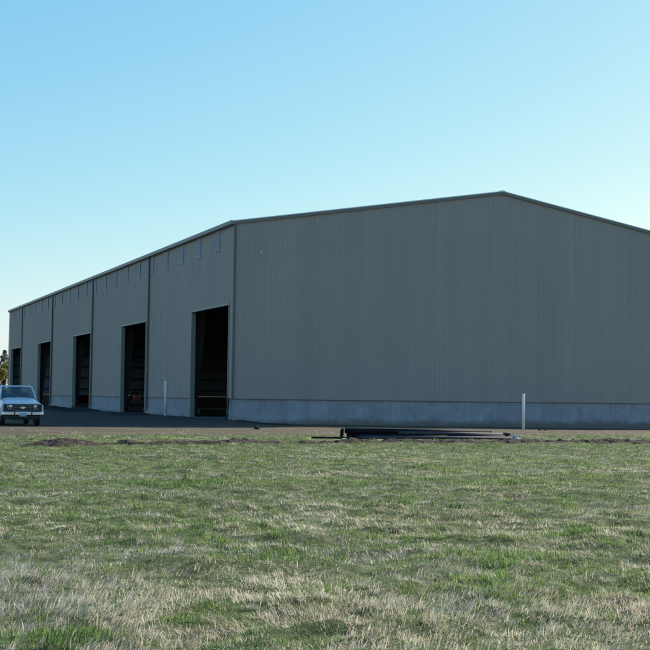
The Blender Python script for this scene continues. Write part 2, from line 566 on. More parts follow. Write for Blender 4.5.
for k in range(1, 137):
    yk = k * 0.61
    mb.add([(-0.2, yk, z_over + 0.061), (-0.2, yk + 0.05, z_over + 0.061), (HALF, yk + 0.05, RIDGE + 0.061), (HALF, yk, RIDGE + 0.061),
            (-0.2, yk, z_over + 0.105), (-0.2, yk + 0.05, z_over + 0.105), (HALF, yk + 0.05, RIDGE + 0.105), (HALF, yk, RIDGE + 0.105)],
           [(0, 1, 2, 3), (4, 5, 6, 7), (0, 1, 5, 4), (3, 2, 6, 7), (0, 3, 7, 4), (1, 2, 6, 5)])
roof = mb.build('roof', M_ROOF, bld)
mb = MB(); mb.prism([(HALF - 0.22, RIDGE + 0.04), (HALF, RIDGE + 0.085), (HALF + 0.22, RIDGE + 0.04), (HALF, RIDGE + 0.075)], 1, -0.125, LENGTH + 0.12)
mb.build('ridge_cap', simple('ridge_cap_paint', (0.36, 0.37, 0.37), 0.4), roof)

# translucent panes under the eave, five to a bay
w = MB(); w.box(-0.044, -0.036, -0.40, 0.40, 9.46, EAVE - 0.18)
win = w.build('window', M_PANE, bld, (0, 3.1, 0))
s_ = MB(); s_.box(-0.062, -0.034, -0.43, 0.43, 9.415, 9.457)
sill = s_.build('sill', simple('pale_sill_flashing', (0.42, 0.42, 0.43), 0.4), win)
for k in range(1, 22):
    c = copy_part(win, bld, (0, 3.1 + 3.675 * k, 0))
    copy_part(sill, c)

# tiny white spots on the gable
for a_, z_ in ((2.52, 9.76), (1.46, 9.16)):
    d = MB(); d.box(-0.04, 0.04, -0.033, -0.027, -0.025, 0.025)
    d.build('patch', M_WHITE, bld, (a_, 0, z_), (0, 0.6, 0))

# steel inside: tapered portal frames, posts and girts on the far gable
def portal():
    f_ = MB()
    L_, Rr = 0.30, WIDTH - 0.30
    zt = EAVE - 0.12
    poly_l = [(L_, SLAB), (L_ + 0.34, SLAB), (L_ + 1.15, zt - 1.0), (L_ + 1.5, zt - 0.72), (HALF, RIDGE - 1.05), (HALF, RIDGE - 0.3), (L_, zt)]
    poly_r = [(WIDTH - x, z) for x, z in poly_l][::-1]
    f_.prism(poly_l, 1, -0.012, 0.012); f_.prism(poly_r, 1, -0.012, 0.012)
    fl = [(L_ + 0.34, SLAB), (L_ + 1.15, zt - 1.0), (L_ + 1.5, zt - 0.72), (HALF, RIDGE - 1.05)]
    for q in (fl, [(WIDTH - x, z) for x, z in fl]):
        for (x0, z0), (x1, z1) in zip(q[:-1], q[1:]):
            f_.prism([(x0, z0), (x1, z1), (x1 + 0.012, z1 - 0.014), (x0 + 0.012, z0 - 0.014)], 1, -0.11, 0.11)
    return f_


pf = portal().build('steel_frame', M_FRAME, bld, (0, BAY / 2, 0))
for k in range(2, 9):
    copy_part(pf, bld, (0, BAY / 2 * k, 0))
gi = MB(); gi.box(0.32, WIDTH - 0.32, LENGTH - 0.24, LENGTH - 0.05, -0.08, 0.08)
g0 = gi.build('girt', M_GIRT, bld, (0, 0, 2.05))
for k in range(1, 8):
    copy_part(g0, bld, (0, 0, 2.05 + 1.27 * k))
gp = MB(); gp.box(-0.11, 0.11, LENGTH - 0.55, LENGTH - 0.26, SLAB, EAVE + 0.2)
p0 = gp.build('wall_post', M_GIRT, bld, (6.4, 0, 0))
for a_ in (11.5, 16.05, 20.6, 25.7):
    copy_part(p0, bld, (a_, 0, 0))

# ------------------------------------------------------------------ posts, hose, mounds
def ground_z(a, b):
    return float(ground_height(np.array([a]), np.array([b]))[0])


def post(a, b, top, rad, label):
    x, y_ = to_world(a, b); z = ground_z(a, b)
    m_ = MB(); h = top - z
    m_.tube([(0, 0, -0.3), (0, 0, h - 0.02), (0, 0, h)], [rad, rad, rad * 0.9], 20)
    o = m_.build('marker_post', M_WHITE, None, (x, y_, z), (R(0.4), R(-0.3), 0))
    for p in o.data.polygons: p.use_smooth = abs(p.normal.z) < 0.5
    return tag(o, label, 'post')


post(-1.0, 9.93, 2.32, 0.088, 'white pipe post standing between the two nearest open doors')
post(12.78, -8.1, 1.76, 0.075, 'slim white post standing in the gravel before the gable end')

m_ = MB()
hp = [(-0.10, 0.42, 1.36), (-0.11, 0.40, 1.15), (-0.18, 0.25, 0.9), (-0.24, 0.14, 0.62), (-0.24, 0.16, 0.40), (-0.28, 0.34, 0.26), (-0.42, 0.72, 0.235), (-0.75, 1.0, 0.22)]
def spline(pts, n=6):
    out = []
    P = [Vector(p) for p in pts]
    for i in range(len(P) - 1):
        p0, p1, p2, p3 = P[max(i - 1, 0)], P[i], P[i + 1], P[min(i + 2, len(P) - 1)]
        for k in range(n):
            t = k / n
            out.append(0.5 * ((2 * p1) + (p2 - p0) * t + (2 * p0 - 5 * p1 + 4 * p2 - p3) * t * t + (3 * p1 - p0 - 3 * p2 + p3) * t ** 3))
    return out + [P[-1]]
m_.tube(spline(hp), 0.055, 10)
hose = m_.build('drain_hose', M_HOSE, None, (CORNER[0], CORNER[1], 0), (0, 0, YAW), smooth=True)
tag(hose, 'black hose hanging down the jamb of the nearest door to the ground', 'hose')

m_ = MB()
m_.tube(spline([(-0.3, -1.6, 0.0), (-0.1, -1.0, 0.0), (0.9, -0.8, 0.0), (1.9, -1.6, 0.0), (2.6, -1.4, 0.0)]), 0.03, 8)
m_.v = [(x, y_, ground_z(x, y_) + 0.03 + z) for x, y_, z in m_.v]
cb = m_.build('cable', M_HOSE, None, (CORNER[0], CORNER[1], 0), (0, 0, YAW), smooth=True)
tag(cb, 'black cable lying on the ground at the near corner of the building', 'cable')


def mound(name, a, b, la_, lb_, h, mat, label, cat, seed, res=0.045, rough=1.0):
    """A lumpy heap of soil, its skirt sunk a little into the ground."""
    nx, ny = int(2 * la_ / res), int(2 * lb_ / res)
    X, Y = np.meshgrid(np.linspace(-la_, la_, nx), np.linspace(-lb_, lb_, ny))
    r = np.sqrt((X / la_) ** 2 + (Y / lb_) ** 2) + 0.28 * (fbm(X * 1.3 + a, Y * 1.3 + b, seed, 3) - 0.5)
    body = h * np.clip(1 - r, -0.2, 1) ** 1.0 * (0.72 + 0.55 * fbm(X * 1.7, Y * 1.7, seed + 4, 3))
    lump = rough * 0.13 * (fbm(X * 4.5, Y * 4.5, seed + 9, 4) - 0.45) * np.clip((1 - r) * 3, 0, 1)
    clod = rough * 0.07 * np.clip(vnoise(X * 9, Y * 9, seed + 21) - 0.55, 0, 1) * np.clip((1 - r) * 3, 0, 1)
    Z = np.where(r < 1, np.maximum(body, 0) + lump + clod, -0.08 - 0.1 * (r - 1))
    Z = Z + ground_height(X + a, Y + b) - ground_z(a, b) - 0.01
    id_ = np.arange(nx * ny).reshape(ny, nx)
    q = np.stack([id_[:-1, :-1].ravel(), id_[:-1, 1:].ravel(), id_[1:, 1:].ravel(), id_[1:, :-1].ravel()], 1)
    me_ = bpy.data.meshes.new(name)
    me_.from_pydata(np.stack([X.ravel(), Y.ravel(), Z.ravel()], 1).tolist(), [], q.tolist()); me_.update()
    me_.materials.append(mat)
    o = bpy.data.objects.new(name, me_); COL.objects.link(o)
    x, y_ = to_world(a, b)
    o.location = (x, y_, ground_z(a, b)); o.rotation_euler = (0, 0, YAW)
    return tag(o, label, cat)


mound('dirt_mound', -13.9, -27.6, 1.25, 0.70, 0.215, M_DIRT, 'low brown heap of dug soil lying in the green grass', 'dirt mound', 31)
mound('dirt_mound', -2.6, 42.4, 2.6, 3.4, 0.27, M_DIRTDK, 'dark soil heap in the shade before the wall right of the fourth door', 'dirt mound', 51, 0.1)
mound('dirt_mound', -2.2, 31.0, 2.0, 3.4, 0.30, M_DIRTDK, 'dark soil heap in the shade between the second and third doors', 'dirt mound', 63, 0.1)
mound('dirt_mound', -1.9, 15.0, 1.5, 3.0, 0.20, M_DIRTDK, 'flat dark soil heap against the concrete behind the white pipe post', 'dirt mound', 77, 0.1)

# the trench ridge: one lumpy band of dug earth across the field
A_, B_ = np.meshgrid(np.linspace(-16.5, 30, 900), np.linspace(-28.9, -24.4, 90))
mid_b = -26.2 - 0.045 * np.clip(-A_ - 4, 0, 20) * 2.0 + 0.35 * (fbm(A_ * 0.25, A_ * 0, 81, 2) - 0.5) - 0.25 * smooth(4, 9, A_)
half = 0.30 + 0.32 * fbm(A_ * 0.45, B_ * 0 + 2, 83, 3) + 0.75 * smooth(3.0, 7.5, A_)
r_ = np.abs(B_ - mid_b) / half + 0.55 * (fbm(A_ * 2.2, B_ * 2.2, 85, 3) - 0.5)
gap = smooth(0.30, 0.44, fbm(A_ * 0.8, A_ * 0 + 5, 90, 3))
Zr = (0.115 * np.clip(1 - r_, 0, 1) ** 0.8 * (0.45 + 0.9 * fbm(A_ * 1.6, B_ * 1.6, 87, 3)) + 0.14 * (fbm(A_ * 5, B_ * 5, 88, 4) - 0.42) * np.clip((1 - r_) * 3, 0, 1)) * (0.6 + 0.4 * gap)
Zr = Zr * (1.05 + 0.35 * smooth(3.0, 7.0, A_))
r_ = np.where(A_ < -13.5, 2, r_)
Zr = np.where(r_ < 1, Zr, -0.07) + ground_height(A_, B_) - 0.004
id_ = np.arange(A_.size).reshape(A_.shape)
q = np.stack([id_[:-1, :-1].ravel(), id_[:-1, 1:].ravel(), id_[1:, 1:].ravel(), id_[1:, :-1].ravel()], 1)
me = bpy.data.meshes.new('soil_ridge')
me.from_pydata(np.stack([A_.ravel(), B_.ravel(), Zr.ravel()], 1).tolist(), [], q.tolist()); me.update()
me.materials.append(M_DIRT)
ridge = bpy.data.objects.new('soil_ridge', me); COL.objects.link(ridge)
ridge.location = (CORNER[0], CORNER[1], 0); ridge.rotation_euler = (0, 0, YAW)
tag(ridge, 'band of dug brown soil running across the field before the gravel', 'soil', kind='structure')


def clod(a, b, size, label, mat=M_DIRTDK, group=None):
    bm = bmesh.new(); bmesh.ops.create_icosphere(bm, subdivisions=3, radius=size)
    for v in bm.verts:
        n_ = float(fbm(np.array([v.co.x / size * 1.4 + a]), np.array([v.co.y / size * 1.4 + v.co.z / size * 2 + b]), 5, 3)[0])
        v.co *= 0.7 + 0.6 * n_; v.co.z *= 0.65
    me_ = bpy.data.meshes.new('clod'); bm.to_mesh(me_); bm.free(); me_.materials.append(mat)
    o = bpy.data.objects.new('earth_clod', me_); COL.objects.link(o)
    x, y_ = to_world(a, b); o.location = (x, y_, ground_z(a, b) + size * 0.3); o.rotation_euler = (0, 0, random.random() * 6)
    return tag(o, label, 'clod', group)


clod(-1.77, -9.35, 0.14, 'dark clod of earth on the gravel just before the near corner of the building')
clod(4.3, -25.2, 0.13, 'dark clod of earth standing up from the soil band right of the pipe stack')
clod(13.6, -8.3, 0.09, 'small dark clod at the foot of the slim white post', group='clods beside the slim post')
clod(14.1, -8.0, 0.07, 'small dark clod at the foot of the slim white post', group='clods beside the slim post')

# ------------------------------------------------------------------ steel beams lying in the grass
def pipe(a0, b0, z0, a1, b1, z1, rad, mat, label):
    x0, y0 = to_world(a0, b0); x1, y1 = to_world(a1, b1)
    L_ = math.hypot(x1 - x0, y1 - y0)
    m_ = MB(); N2 = 24
    vs = []; fs = []
    for (xx, rr) in ((0, rad * 0.86), (0, rad), (L_ * 0.5, rad), (L_, rad), (L_, rad * 0.86)):
        for k in range(N2):
            t = 2 * math.pi * k / N2; vs.append((xx, rr * math.cos(t), rr * math.sin(t)))
    for r0 in range(4):
        for k in range(N2):
            fs.append((r0 * N2 + k, r0 * N2 + (k + 1) % N2, (r0 + 1) * N2 + (k + 1) % N2, (r0 + 1) * N2 + k))
    # dark bore: inner wall
    o_ = len(vs)
    for xx in (0, L_):
        for k in range(N2):
            t = 2 * math.pi * k / N2; vs.append((xx, rad * 0.86 * math.cos(t), rad * 0.86 * math.sin(t)))
    for k in range(N2):
        fs.append((o_ + k, o_ + (k + 1) % N2, o_ + N2 + (k + 1) % N2, o_ + N2 + k))
    m_.add(vs, fs)
    o = m_.build('steel_pipe', mat, None, (x0, y0, z0), (0, -math.atan2(z1 - z0, L_), math.atan2(y1 - y0, x1 - x0)))
    for p in o.data.polygons: p.use_smooth = p.area > 0.02
    return tag(o, label, 'pipe', 'pipes stacked in the grass')


pipe(-3.35, -23.60, 0.335, 2.15, -24.0, 0.305, 0.095, M_STEEL, 'dark steel pipe lying topmost at the back of the stack')
pipe(-3.25, -23.52, 0.155, 2.2, -23.9, 0.145, 0.085, M_STEEL, 'dark steel pipe at the back foot of the stack under the topmost pipe')
pipe(-3.05, -23.76, 0.145, 1.6, -24.12, 0.14, 0.08, M_STEEL, 'dark steel pipe second from the back at the foot of the stack')
pipe(-1.45, -23.86, 0.275, 2.5, -24.22, 0.23, 0.055, M_STEEL2, 'grey slender pipe lying askew on the middle of the stack')
pipe(-2.95, -23.93, 0.115, 2.75, -24.48, 0.11, 0.050, M_STEEL2, 'dusty grey slender pipe along the front foot of the stack')
pipe(0.3, -24.12, 0.15, 2.85, -24.36, 0.15, 0.075, M_STEEL, 'short dark pipe at the right front of the stack')
pipe(-4.65, -23.7, 0.105, -2.9, -24.02, 0.09, 0.034, M_STEEL, 'thin dark pipe sticking out left of the pipe stack')

pl = MB(); pl.box(-0.02, 0.02, -0.17, 0.17, -0.19, 0.19); pl.box(-0.09, -0.02, -0.012, 0.012, -0.17, 0.17)
x, y_ = to_world(-3.46, -23.62)
tag(pl.build('end_plate', M_STEEL, None, (x, y_, 0.235), (0.08, 0.1, YAW - 0.5)), 'upright dark steel plate leaning at the left end of the pipe stack', 'plate')
for a_, b_, lab in ((-2.6, -24.0, 'brown timber block under the left end of the pipe stack'), (1.5, -24.35, 'brown timber block under the right end of the pipe stack')):
    bl = MB(); bl.box(-0.06, 0.06, -0.42, 0.50, -0.06, 0.036)
    x, y_ = to_world(a_, b_)
    tag(bl.build('timber_block', M_WOODDK, None, (x, y_, 0.03), (0, 0, YAW), bevel=0.005), lab, 'block')
bl = MB(); bl.box(-0.16, 0.16, -0.12, 0.12, 0, 0.05); bl.prism([(-0.05, 0.05), (0.03, 0.05), (-0.04, 0.17)], 1, -0.1, 0.1)
x, y_ = to_world(3.0, -24.35)
tag(bl.build('bracket', M_WHITE, None, (x, y_, 0.05), (0, 0, YAW + 0.2), bevel=0.004), 'small white metal bracket lying at the right end of the pipe stack', 'bracket')
bl = MB(); bl.tube([(0, -0.12, 0), (0, 0.12, 0)], 0.13, 14)
x, y_ = to_world(2.62, -24.28)
tag(bl.build('pipe_offcut', M_STEEL, None, (x, y_, 0.16), (0.1, 0, YAW + 0.3), smooth=False), 'short thick dark pipe offcut on the right end of the pipe stack', 'pipe')
bl = MB(); bl.box(-0.07, 0.07, -0.04, 0.04, 0, 0.04)
x, y_ = to_world(-3.65, -24.2)
tag(bl.build('wood_offcut', M_WHITE, None, (x, y_, 0.05), (0, 0, YAW + 0.5)), 'pale offcut lying in the grass left of the pipe stack', 'offcut')

# ------------------------------------------------------------------ pickup truck (front at local y = 0, faces -y)
def arc(cy, cz, r, a0, a1, n=9):
    return [(cy + r * math.cos(R(a0 + (a1 - a0) * i / (n - 1))), cz + r * math.sin(R(a0 + (a1 - a0) * i / (n - 1)))) for i in range(n)]


def shape_x(z):
    """half width of the body at height z"""
    return float(np.interp(z, [0.3, 0.5, 0.75, 0.95, 1.05, 1.16, 1.28], [0.90, 0.945, 0.965, 0.95, 0.915, 0.86, 0.83]))


def body_shell(outline, ynarrow=0.0):
    """side outline extruded across the truck, its flanks curved with height"""
    mb_ = MB(); cols = [-1, -0.93, -0.8, -0.45, 0, 0.45, 0.8, 0.93, 1]
    n = len(outline); vs = []
    for c in cols:
        for (yy, zz) in outline:
            hx = shape_x(zz) * c
            nose = 0.10 * max(0, 1 - yy / 0.5) * c * c           # plan rounding of the nose
            crown = 0.035 * (1 - c * c) * (1 if zz > 0.98 else 0)
            edge = 0.085 * (max(0, abs(c) - 0.75) / 0.25) ** 1.5 * (1 if zz > 0.98 else 0)
            vs.append((hx, yy + nose, zz + crown - edge))
    fs = []
    for i in range(len(cols) - 1):
        for k in range(n):
            k2 = (k + 1) % n
            fs.append((i * n + k, i * n + k2, (i + 1) * n + k2, (i + 1) * n + k))
    fs.append(tuple(range(n))); fs.append(tuple(range((len(cols) - 1) * n, len(cols) * n))[::-1])
    return mb_.add(vs, fs)


truck = empty('pickup_truck', (-13.74, 59.26, -0.01), YAW)
tag(truck, 'older white pickup truck parked in the building shade, facing the field', 'pickup truck')
outl = ([(0.03, 0.50), (0.0, 0.66), (0.0, 0.98), (0.035, 1.035), (0.12, 1.07), (0.6, 1.16), (1.42, 1.27), (3.04, 1.27), (3.04, 0.42), (1.48, 0.40)]
        + arc(0.98, 0.40, 0.47, 0, 180)[1:-1] + [(0.50, 0.44)])
body = body_shell(outl).build('body', M_PAINT, truck, smooth=False, bevel=0.012)
# cab above the belt line
def ring(z, y0, y1, hw, round_=0.08):
    return [(-hw, y0 + round_, z), (-hw + 0.10, y0, z), (hw - 0.10, y0, z), (hw, y0 + round_, z), (hw, y1, z), (-hw, y1, z)]
belt = ring(1.262, 1.36, 2.98, 0.815, 0.14)
top = ring(1.80, 2.02, 2.84, 0.69, 0.10)
roofm = MB()
rt = [(x * 0.93, 2.4 + (y2 - 2.4) * 0.9, 1.858) for x, y2, z in top]
roofm.add(top + rt, [(0, 1, 7, 6), (1, 2, 8, 7), (2, 3, 9, 8), (3, 4, 10, 9), (4, 5, 11, 10), (5, 0, 6, 11), (6, 7, 8, 9, 10, 11), (5, 4, 3, 2, 1, 0)])
roofm.build('roof', M_PAINT, truck, bevel=0.015)
def pillar(i, th=0.035):
    p0, p1 = Vector(belt[i]), Vector(top[i])
    pil = MB(); pil.tube([p0 - Vector((0, 0, 0.02)), p1 + Vector((0, 0, 0.01))], th, 6)
    pil.build('cab_pillar', M_PAINT, truck)
for i in (0, 3): pillar(i, 0.045)
for i in (4, 5): pillar(i, 0.07)
def pane(idx, name, inset=0.0):
    m2 = MB(); P = [Vector(p) for p in idx]
    m2.add(P, [tuple(range(len(P)))]); return m2.build(name, M_AUTOGLASS, truck)
pane([belt[0], belt[1], belt[2], belt[3], top[3], top[2], top[1], top[0]], 'windshield')
pane([belt[3], belt[4], top[4], top[3]], 'side_window'); pane([belt[5], belt[0], top[0], top[5]], 'side_window')
pane([belt[4], belt[5], top[5], top[4]], 'rear_window')
seat = MB(); seat.box(-0.66, 0.66, 2.30, 2.75, 0.9, 1.28); seat.box(-0.66, 0.66, 2.66, 2.82, 1.1, 1.50)
seat.build('bench_seat', M_SEAT, truck, bevel=0.04)
dash = MB(); dash.box(-0.72, 0.72, 1.48, 1.85, 1.2, 1.315); dash.build('dashboard', M_BLACK, truck, bevel=0.03)
sw = MB(); N_ = 18
sw.tube([(0.36 + 0.18 * math.cos(2 * math.pi * k / N_), 1.93 + 0.06 * math.sin(2 * math.pi * k / N_), 1.36 + 0.17 * math.sin(2 * math.pi * k / N_)) for k in range(N_ + 1)], 0.016, 6, False)
sw.build('steering_wheel', M_BLACK, truck)
# grille, lamps, badge
gr = MB(); gr.box(-0.86, 0.86, -0.012, 0.06, 0.665, 1.0); gr.build('grille', M_BLACK, truck, bevel=0.01)
bars = MB()
for z in (0.73, 0.78, 0.905, 0.95): bars.box(-0.42, 0.42, -0.024, -0.011, z - 0.006, z + 0.006)
bars.box(-0.44, 0.44, -0.028, -0.0105, 0.825, 0.855)
bars.build('grille_bar', simple('grey_grille_bar', (0.12, 0.12, 0.13), 0.4), truck)
bt = [(-0.115, -0.022), (-0.125, 0.026), (-0.05, 0.026), (-0.05, 0.045), (0.06, 0.045), (0.06, 0.026), (0.125, 0.026), (0.115, -0.022), (0.05, -0.022), (0.05, -0.042), (-0.06, -0.042), (-0.06, -0.022)]
em = MB(); em.prism(bt, 1, -0.05, -0.029); em.build('badge', M_GOLD, truck, (0, 0, 0.84))
hl = MB(); hl.box(-0.165, -0.01, -0.03, 0.04, -0.055, 0.055); hl.box(0.01, 0.165, -0.026, 0.045, -0.055, 0.055)
h0 = hl.build('headlight', M_LAMP, truck, (0.64, 0.012, 0.905), (0, 0, R(7)), bevel=0.008)
h1 = copy_part(h0, truck, (-0.64, 0.012, 0.905)); h1.rotation_euler = (0, 0, R(-7))
tl = MB(); tl.box(-0.165, 0.165, -0.028, 0.04, -0.035, 0.035)
t0 = tl.build('turn_signal', M_AMBER, truck, (0.64, 0.012, 0.775), (0, 0, R(7)), bevel=0.008)
t1 = copy_part(t0, truck, (-0.64, 0.012, 0.775)); t1.rotation_euler = (0, 0, R(-7))
bp = MB()
bpts = [(-0.97, 0.16), (-0.95, 0.02), (-0.80, -0.07), (0.80, -0.07), (0.95, 0.02), (0.97, 0.16), (0.88, 0.16), (0.86, 0.06), (-0.86, 0.06), (-0.88, 0.16)]
bp.prism(bpts, 2, 0.50, 0.655)
bumper = bp.build('bumper', M_CHROME, truck, bevel=0.025)
gd = MB(); gd.box(-0.028, 0.028, -0.10, -0.068, 0.51, 0.65)
gu = gd.build('bumper_guard', M_BLACK, bumper, (-0.37, 0, 0)); copy_part(gu, bumper, (0.40, 0, 0))
npl = MB(); npl.box(-0.155, 0.155, -0.088, -0.074, 0.44, 0.595); npl.build('licence_plate', M_PLATE, truck)
val = MB(); val.box(-0.82, 0.82, 0.07, 0.2, 0.33, 0.498); val.build('valance', M_BLACK, truck, bevel=0.02)
ch = MB(); ch.box(-0.42, 0.42, 0.3, 5.1, 0.30, 0.46); ch.box(-0.7, 0.7, 0.93, 1.05, 0.33, 0.42); ch.box(-0.7, 0.7, 4.2, 4.32, 0.33, 0.42)
ch.build('chassis', M_BLACK, truck)
# panel gaps, doors, handles and wipers
for s in (-1, 1):
    dr = MB()
    yy = [1.50, 2.92]
    for y0, y1, z0, z1 in ((1.50, 2.92, 0.50, 0.80), (1.50, 2.92, 0.80, 1.0), (1.50, 2.92, 1.0, 1.16), (1.50, 2.92, 1.16, 1.255)):
        q = [(s * (shape_x(z) + 0.006), y, z) for y, z in ((y0, z0), (y1, z0), (y1, z1), (y0, z1))]
        q2 = [(x - s * 0.02, y, z) for x, y, z in q]
        dr.add(q + q2, [(0, 1, 2, 3), (4, 5, 6, 7), (0, 1, 5, 4), (1, 2, 6, 5), (2, 3, 7, 6), (3, 0, 4, 7)])
    door = dr.build('door', M_PAINT, truck)
    hd = MB(); hd.box(-0.012, 0.012, -0.09, 0.09, -0.018, 0.018); hd.build('handle', M_CHROME, door, (s * (shape_x(1.05) + 0.016), 2.74, 1.05))
hg = MB()
for s in (-1, 1):
    hg.tube([(s * 0.80, 0.10, 1.045), (s * 0.775, 0.6, 1.137), (s * 0.755, 1.36, 1.243)], 0.008, 5)
hg.tube([(-0.755, 1.365, 1.25), (0, 1.365, 1.285), (0.755, 1.365, 1.25)], 0.012, 5)
hg.build('hood_gap', M_BLACK, body)
for x0 in (-0.42, 0.22):
    wp = MB(); wp.tube([(x0 + 0.3, 1.35, 1.30), (x0 - 0.25, 1.37, 1.325)], 0.010, 5); wp.build('wiper', M_BLACK, truck)
# cargo bed
bedo = [(3.10, 1.25), (5.32, 1.25), (5.36, 1.2), (5.36, 0.5)] + [(4.78, 0.42)] + arc(4.28, 0.40, 0.47, 0, 180)[1:-1] + [(3.78, 0.42), (3.10, 0.42)]
bed = MB()
for s in (-1, 1):
    n = len(bedo)
    vs = [(s * shape_x(zz) * 0.985, yy, zz) for yy, zz in bedo] + [(s * (shape_x(zz) * 0.985 - 0.09), yy, zz) for yy, zz in bedo]
    bed.add(vs, [tuple(range(n)), tuple(range(n, 2 * n))[::-1]] + [(i, (i + 1) % n, n + (i + 1) % n, n + i) for i in range(n)])
bed.box(-0.80, 0.80, 3.10, 3.16, 0.55, 1.24); bed.box(-0.79, 0.79, 3.16, 5.28, 0.55, 0.60)
bed.build('cargo_bed', M_PAINT, truck)
tg = MB(); tg.box(-0.80, 0.80, 5.285, 5.345, 0.56, 1.24); tg.build('tailgate', M_PAINT, truck, bevel=0.01)
# wheels
def wheel(x, y_):
    tb = MB(); prof = [(0.215, -0.10), (0.33, -0.11), (0.362, -0.085), (0.368, 0), (0.362, 0.085), (0.33, 0.11), (0.215, 0.10)]
    K = 28; vs = []; fs = []
    for k in range(K):
        t = 2 * math.pi * k / K
        for r, o_ in prof: vs.append((o_, r * math.cos(t), r * math.sin(t)))
    for k in range(K):
        for j in range(len(prof)):
            j2 = (j + 1) % len(prof); k2 = (k + 1) % K
            fs.append((k * 7 + j, k * 7 + j2, k2 * 7 + j2, k2 * 7 + j))
    tb.add(vs, fs)
    w_ = tb.build('wheel', M_TYRE, truck, (x, y_, 0.368), smooth=True)
    rm = MB(); rm.tube([(-0.075, 0, 0), (0.075, 0, 0)], 0.213, 24); rm.tube([(-0.105, 0, 0), (0.105, 0, 0)], 0.06, 12)
    rm.build('rim', M_CHROME, w_)
for x in (-0.80, 0.80):
    for y_ in (0.98, 4.28): wheel(x, y_)

# ------------------------------------------------------------------ things inside the building
def in_building(name, a, b, rz=0.0):
    x, y_ = to_world(a, b)
    return empty(name, (x, y_, SLAB), YAW + rz)


lum = in_building('lumber_stack', 5.6, 17.0)
tag(lum, 'low stack of brown timber with a pale board on top inside the nearest door', 'lumber')
lb_ = MB()
for k in range(3):
    for j in range(4): lb_.box(-2.6 + 0.03 * k, 2.6 - 0.05 * j, -0.5 + 0.26 * j, -0.27 + 0.26 * j, 0.02 + 0.11 * k, 0.115 + 0.11 * k)
lb_.build('timber', M_WOODDK, lum)
pb = MB(); pb.box(-3.0, 2.7, -0.52, -0.25, 0.345, 0.40); pb.build('board', M_WOOD, lum)


def tractor(a, b, rz, label):
    t = in_building('tractor', a, b, rz)
    tag(t, label, 'tractor')
    m2 = MB(); m2.box(-0.34, 0.34, -1.7, 0.0, 0.75, 1.25); m2.box(-0.30, 0.30, -1.75, -1.70, 0.78, 1.2); m2.build('hood', M_RED, t, bevel=0.06)
    m2 = MB(); m2.box(-0.22, 0.22, -1.6, 0.9, 0.45, 0.749); m2.build('chassis', M_BLACK, t)
    for s in (-1, 1):
        m2 = MB(); m2.prism([(-0.15, 0.9), (0.05, 1.35), (0.5, 1.52), (0.95, 1.35), (1.15, 0.9), (1.05, 0.9), (0.9, 1.28), (0.5, 1.44), (0.1, 1.28), (-0.05, 0.9)], 0, s * 0.95 - 0.24, s * 0.95 + 0.24)
        m2.build('fender', M_RED, t)
        for (yy, r, wd, nm) in ((0.5, 0.72, 0.38, 'rear'), (-1.35, 0.42, 0.24, 'front')):
            m3 = MB(); m3.tube([(s * (0.92 if nm == 'rear' else 0.70) - wd / 2, yy, r), (s * (0.92 if nm == 'rear' else 0.70) + wd / 2, yy, r)], r, 26)
            w_ = m3.build('wheel', M_TYRE, t, bevel=0.05)
            m3 = MB(); m3.tube([(s * (0.92 if nm == 'rear' else 0.70) - wd / 2 - 0.015, yy, r), (s * (0.92 if nm == 'rear' else 0.70) + wd / 2 + 0.015, yy, r)], r * 0.5, 20)
            m3.build('rim', M_WHITE, w_)
        m2 = MB(); m2.tube([(s * 0.22, -1.76, 1.1), (s * 0.22, -1.79, 1.1)], 0.06, 14); m2.build('headlight', M_LAMP, t)
    m2 = MB(); m2.tube([(-0.55, 0.75, 0.8), (-0.55, 0.75, 2.25), (0.55, 0.75, 2.25), (0.55, 0.75, 0.8)], 0.04, 8); m2.build('roll_bar', M_BLACK, t)
    m2 = MB(); m2.box(-0.25, 0.25, 0.25, 0.65, 0.9, 1.02); m2.box(-0.25, 0.25, 0.62, 0.72, 1.0, 1.4); m2.build('seat', M_BLACK, t, bevel=0.03)
    m2 = MB(); m2.tube([(0, -0.1, 1.2), (0, 0.1, 1.42)], 0.03, 8); m2.tube([(0.18 * math.cos(k * .4), 0.1 + 0.1 * math.sin(k * .4), 1.42 + 0.14 * math.sin(k * .4)) for k in range(17)], 0.018, 6, False); m2.build('steering_wheel', M_BLACK, t)
    m2 = MB(); m2.tube([(0.2, -1.2, 1.2), (0.2, -1.2, 1.95)], 0.035, 8); m2.build('exhaust_pipe', M_STEEL, t)
    m2 = MB(); m2.box(-0.5, 0.5, -1.95, -1.85, 0.55, 0.85); m2.build('front_weight', M_BLACK, t, bevel=0.02)
    return t


tractor(1.75, 29.3, R(-10), 'red tractor parked in the dark inside the second open door')
sp_ = in_building('farm_trailer', 2.35, 51.6, R(8))
tag(sp_, 'low red farm trailer standing in the dark inside the third open door', 'trailer')
m2 = MB(); m2.box(-1.0, 1.0, -1.8, 1.8, 0.55, 0.65); m2.box(-1.0, -0.95, -1.8, 1.8, 0.651, 1.15); m2.box(0.95, 1.0, -1.8, 1.8, 0.651, 1.15); m2.box(-0.949, 0.949, -1.8, -1.75, 0.651, 1.15); m2.box(-0.949, 0.949, 1.75, 1.8, 0.651, 1.15)
m2.build('cargo_box', M_RED, sp_)
m2 = MB(); m2.tube([(0, -1.8, 0.5), (0, -3.2, 0.42)], 0.05, 8); m2.build('drawbar', M_BLACK, sp_)
m2 = MB(); m2.box(-0.6, 0.6, -0.1, 0.1, 0.38, 0.549); m2.build('axle', M_BLACK, sp_)
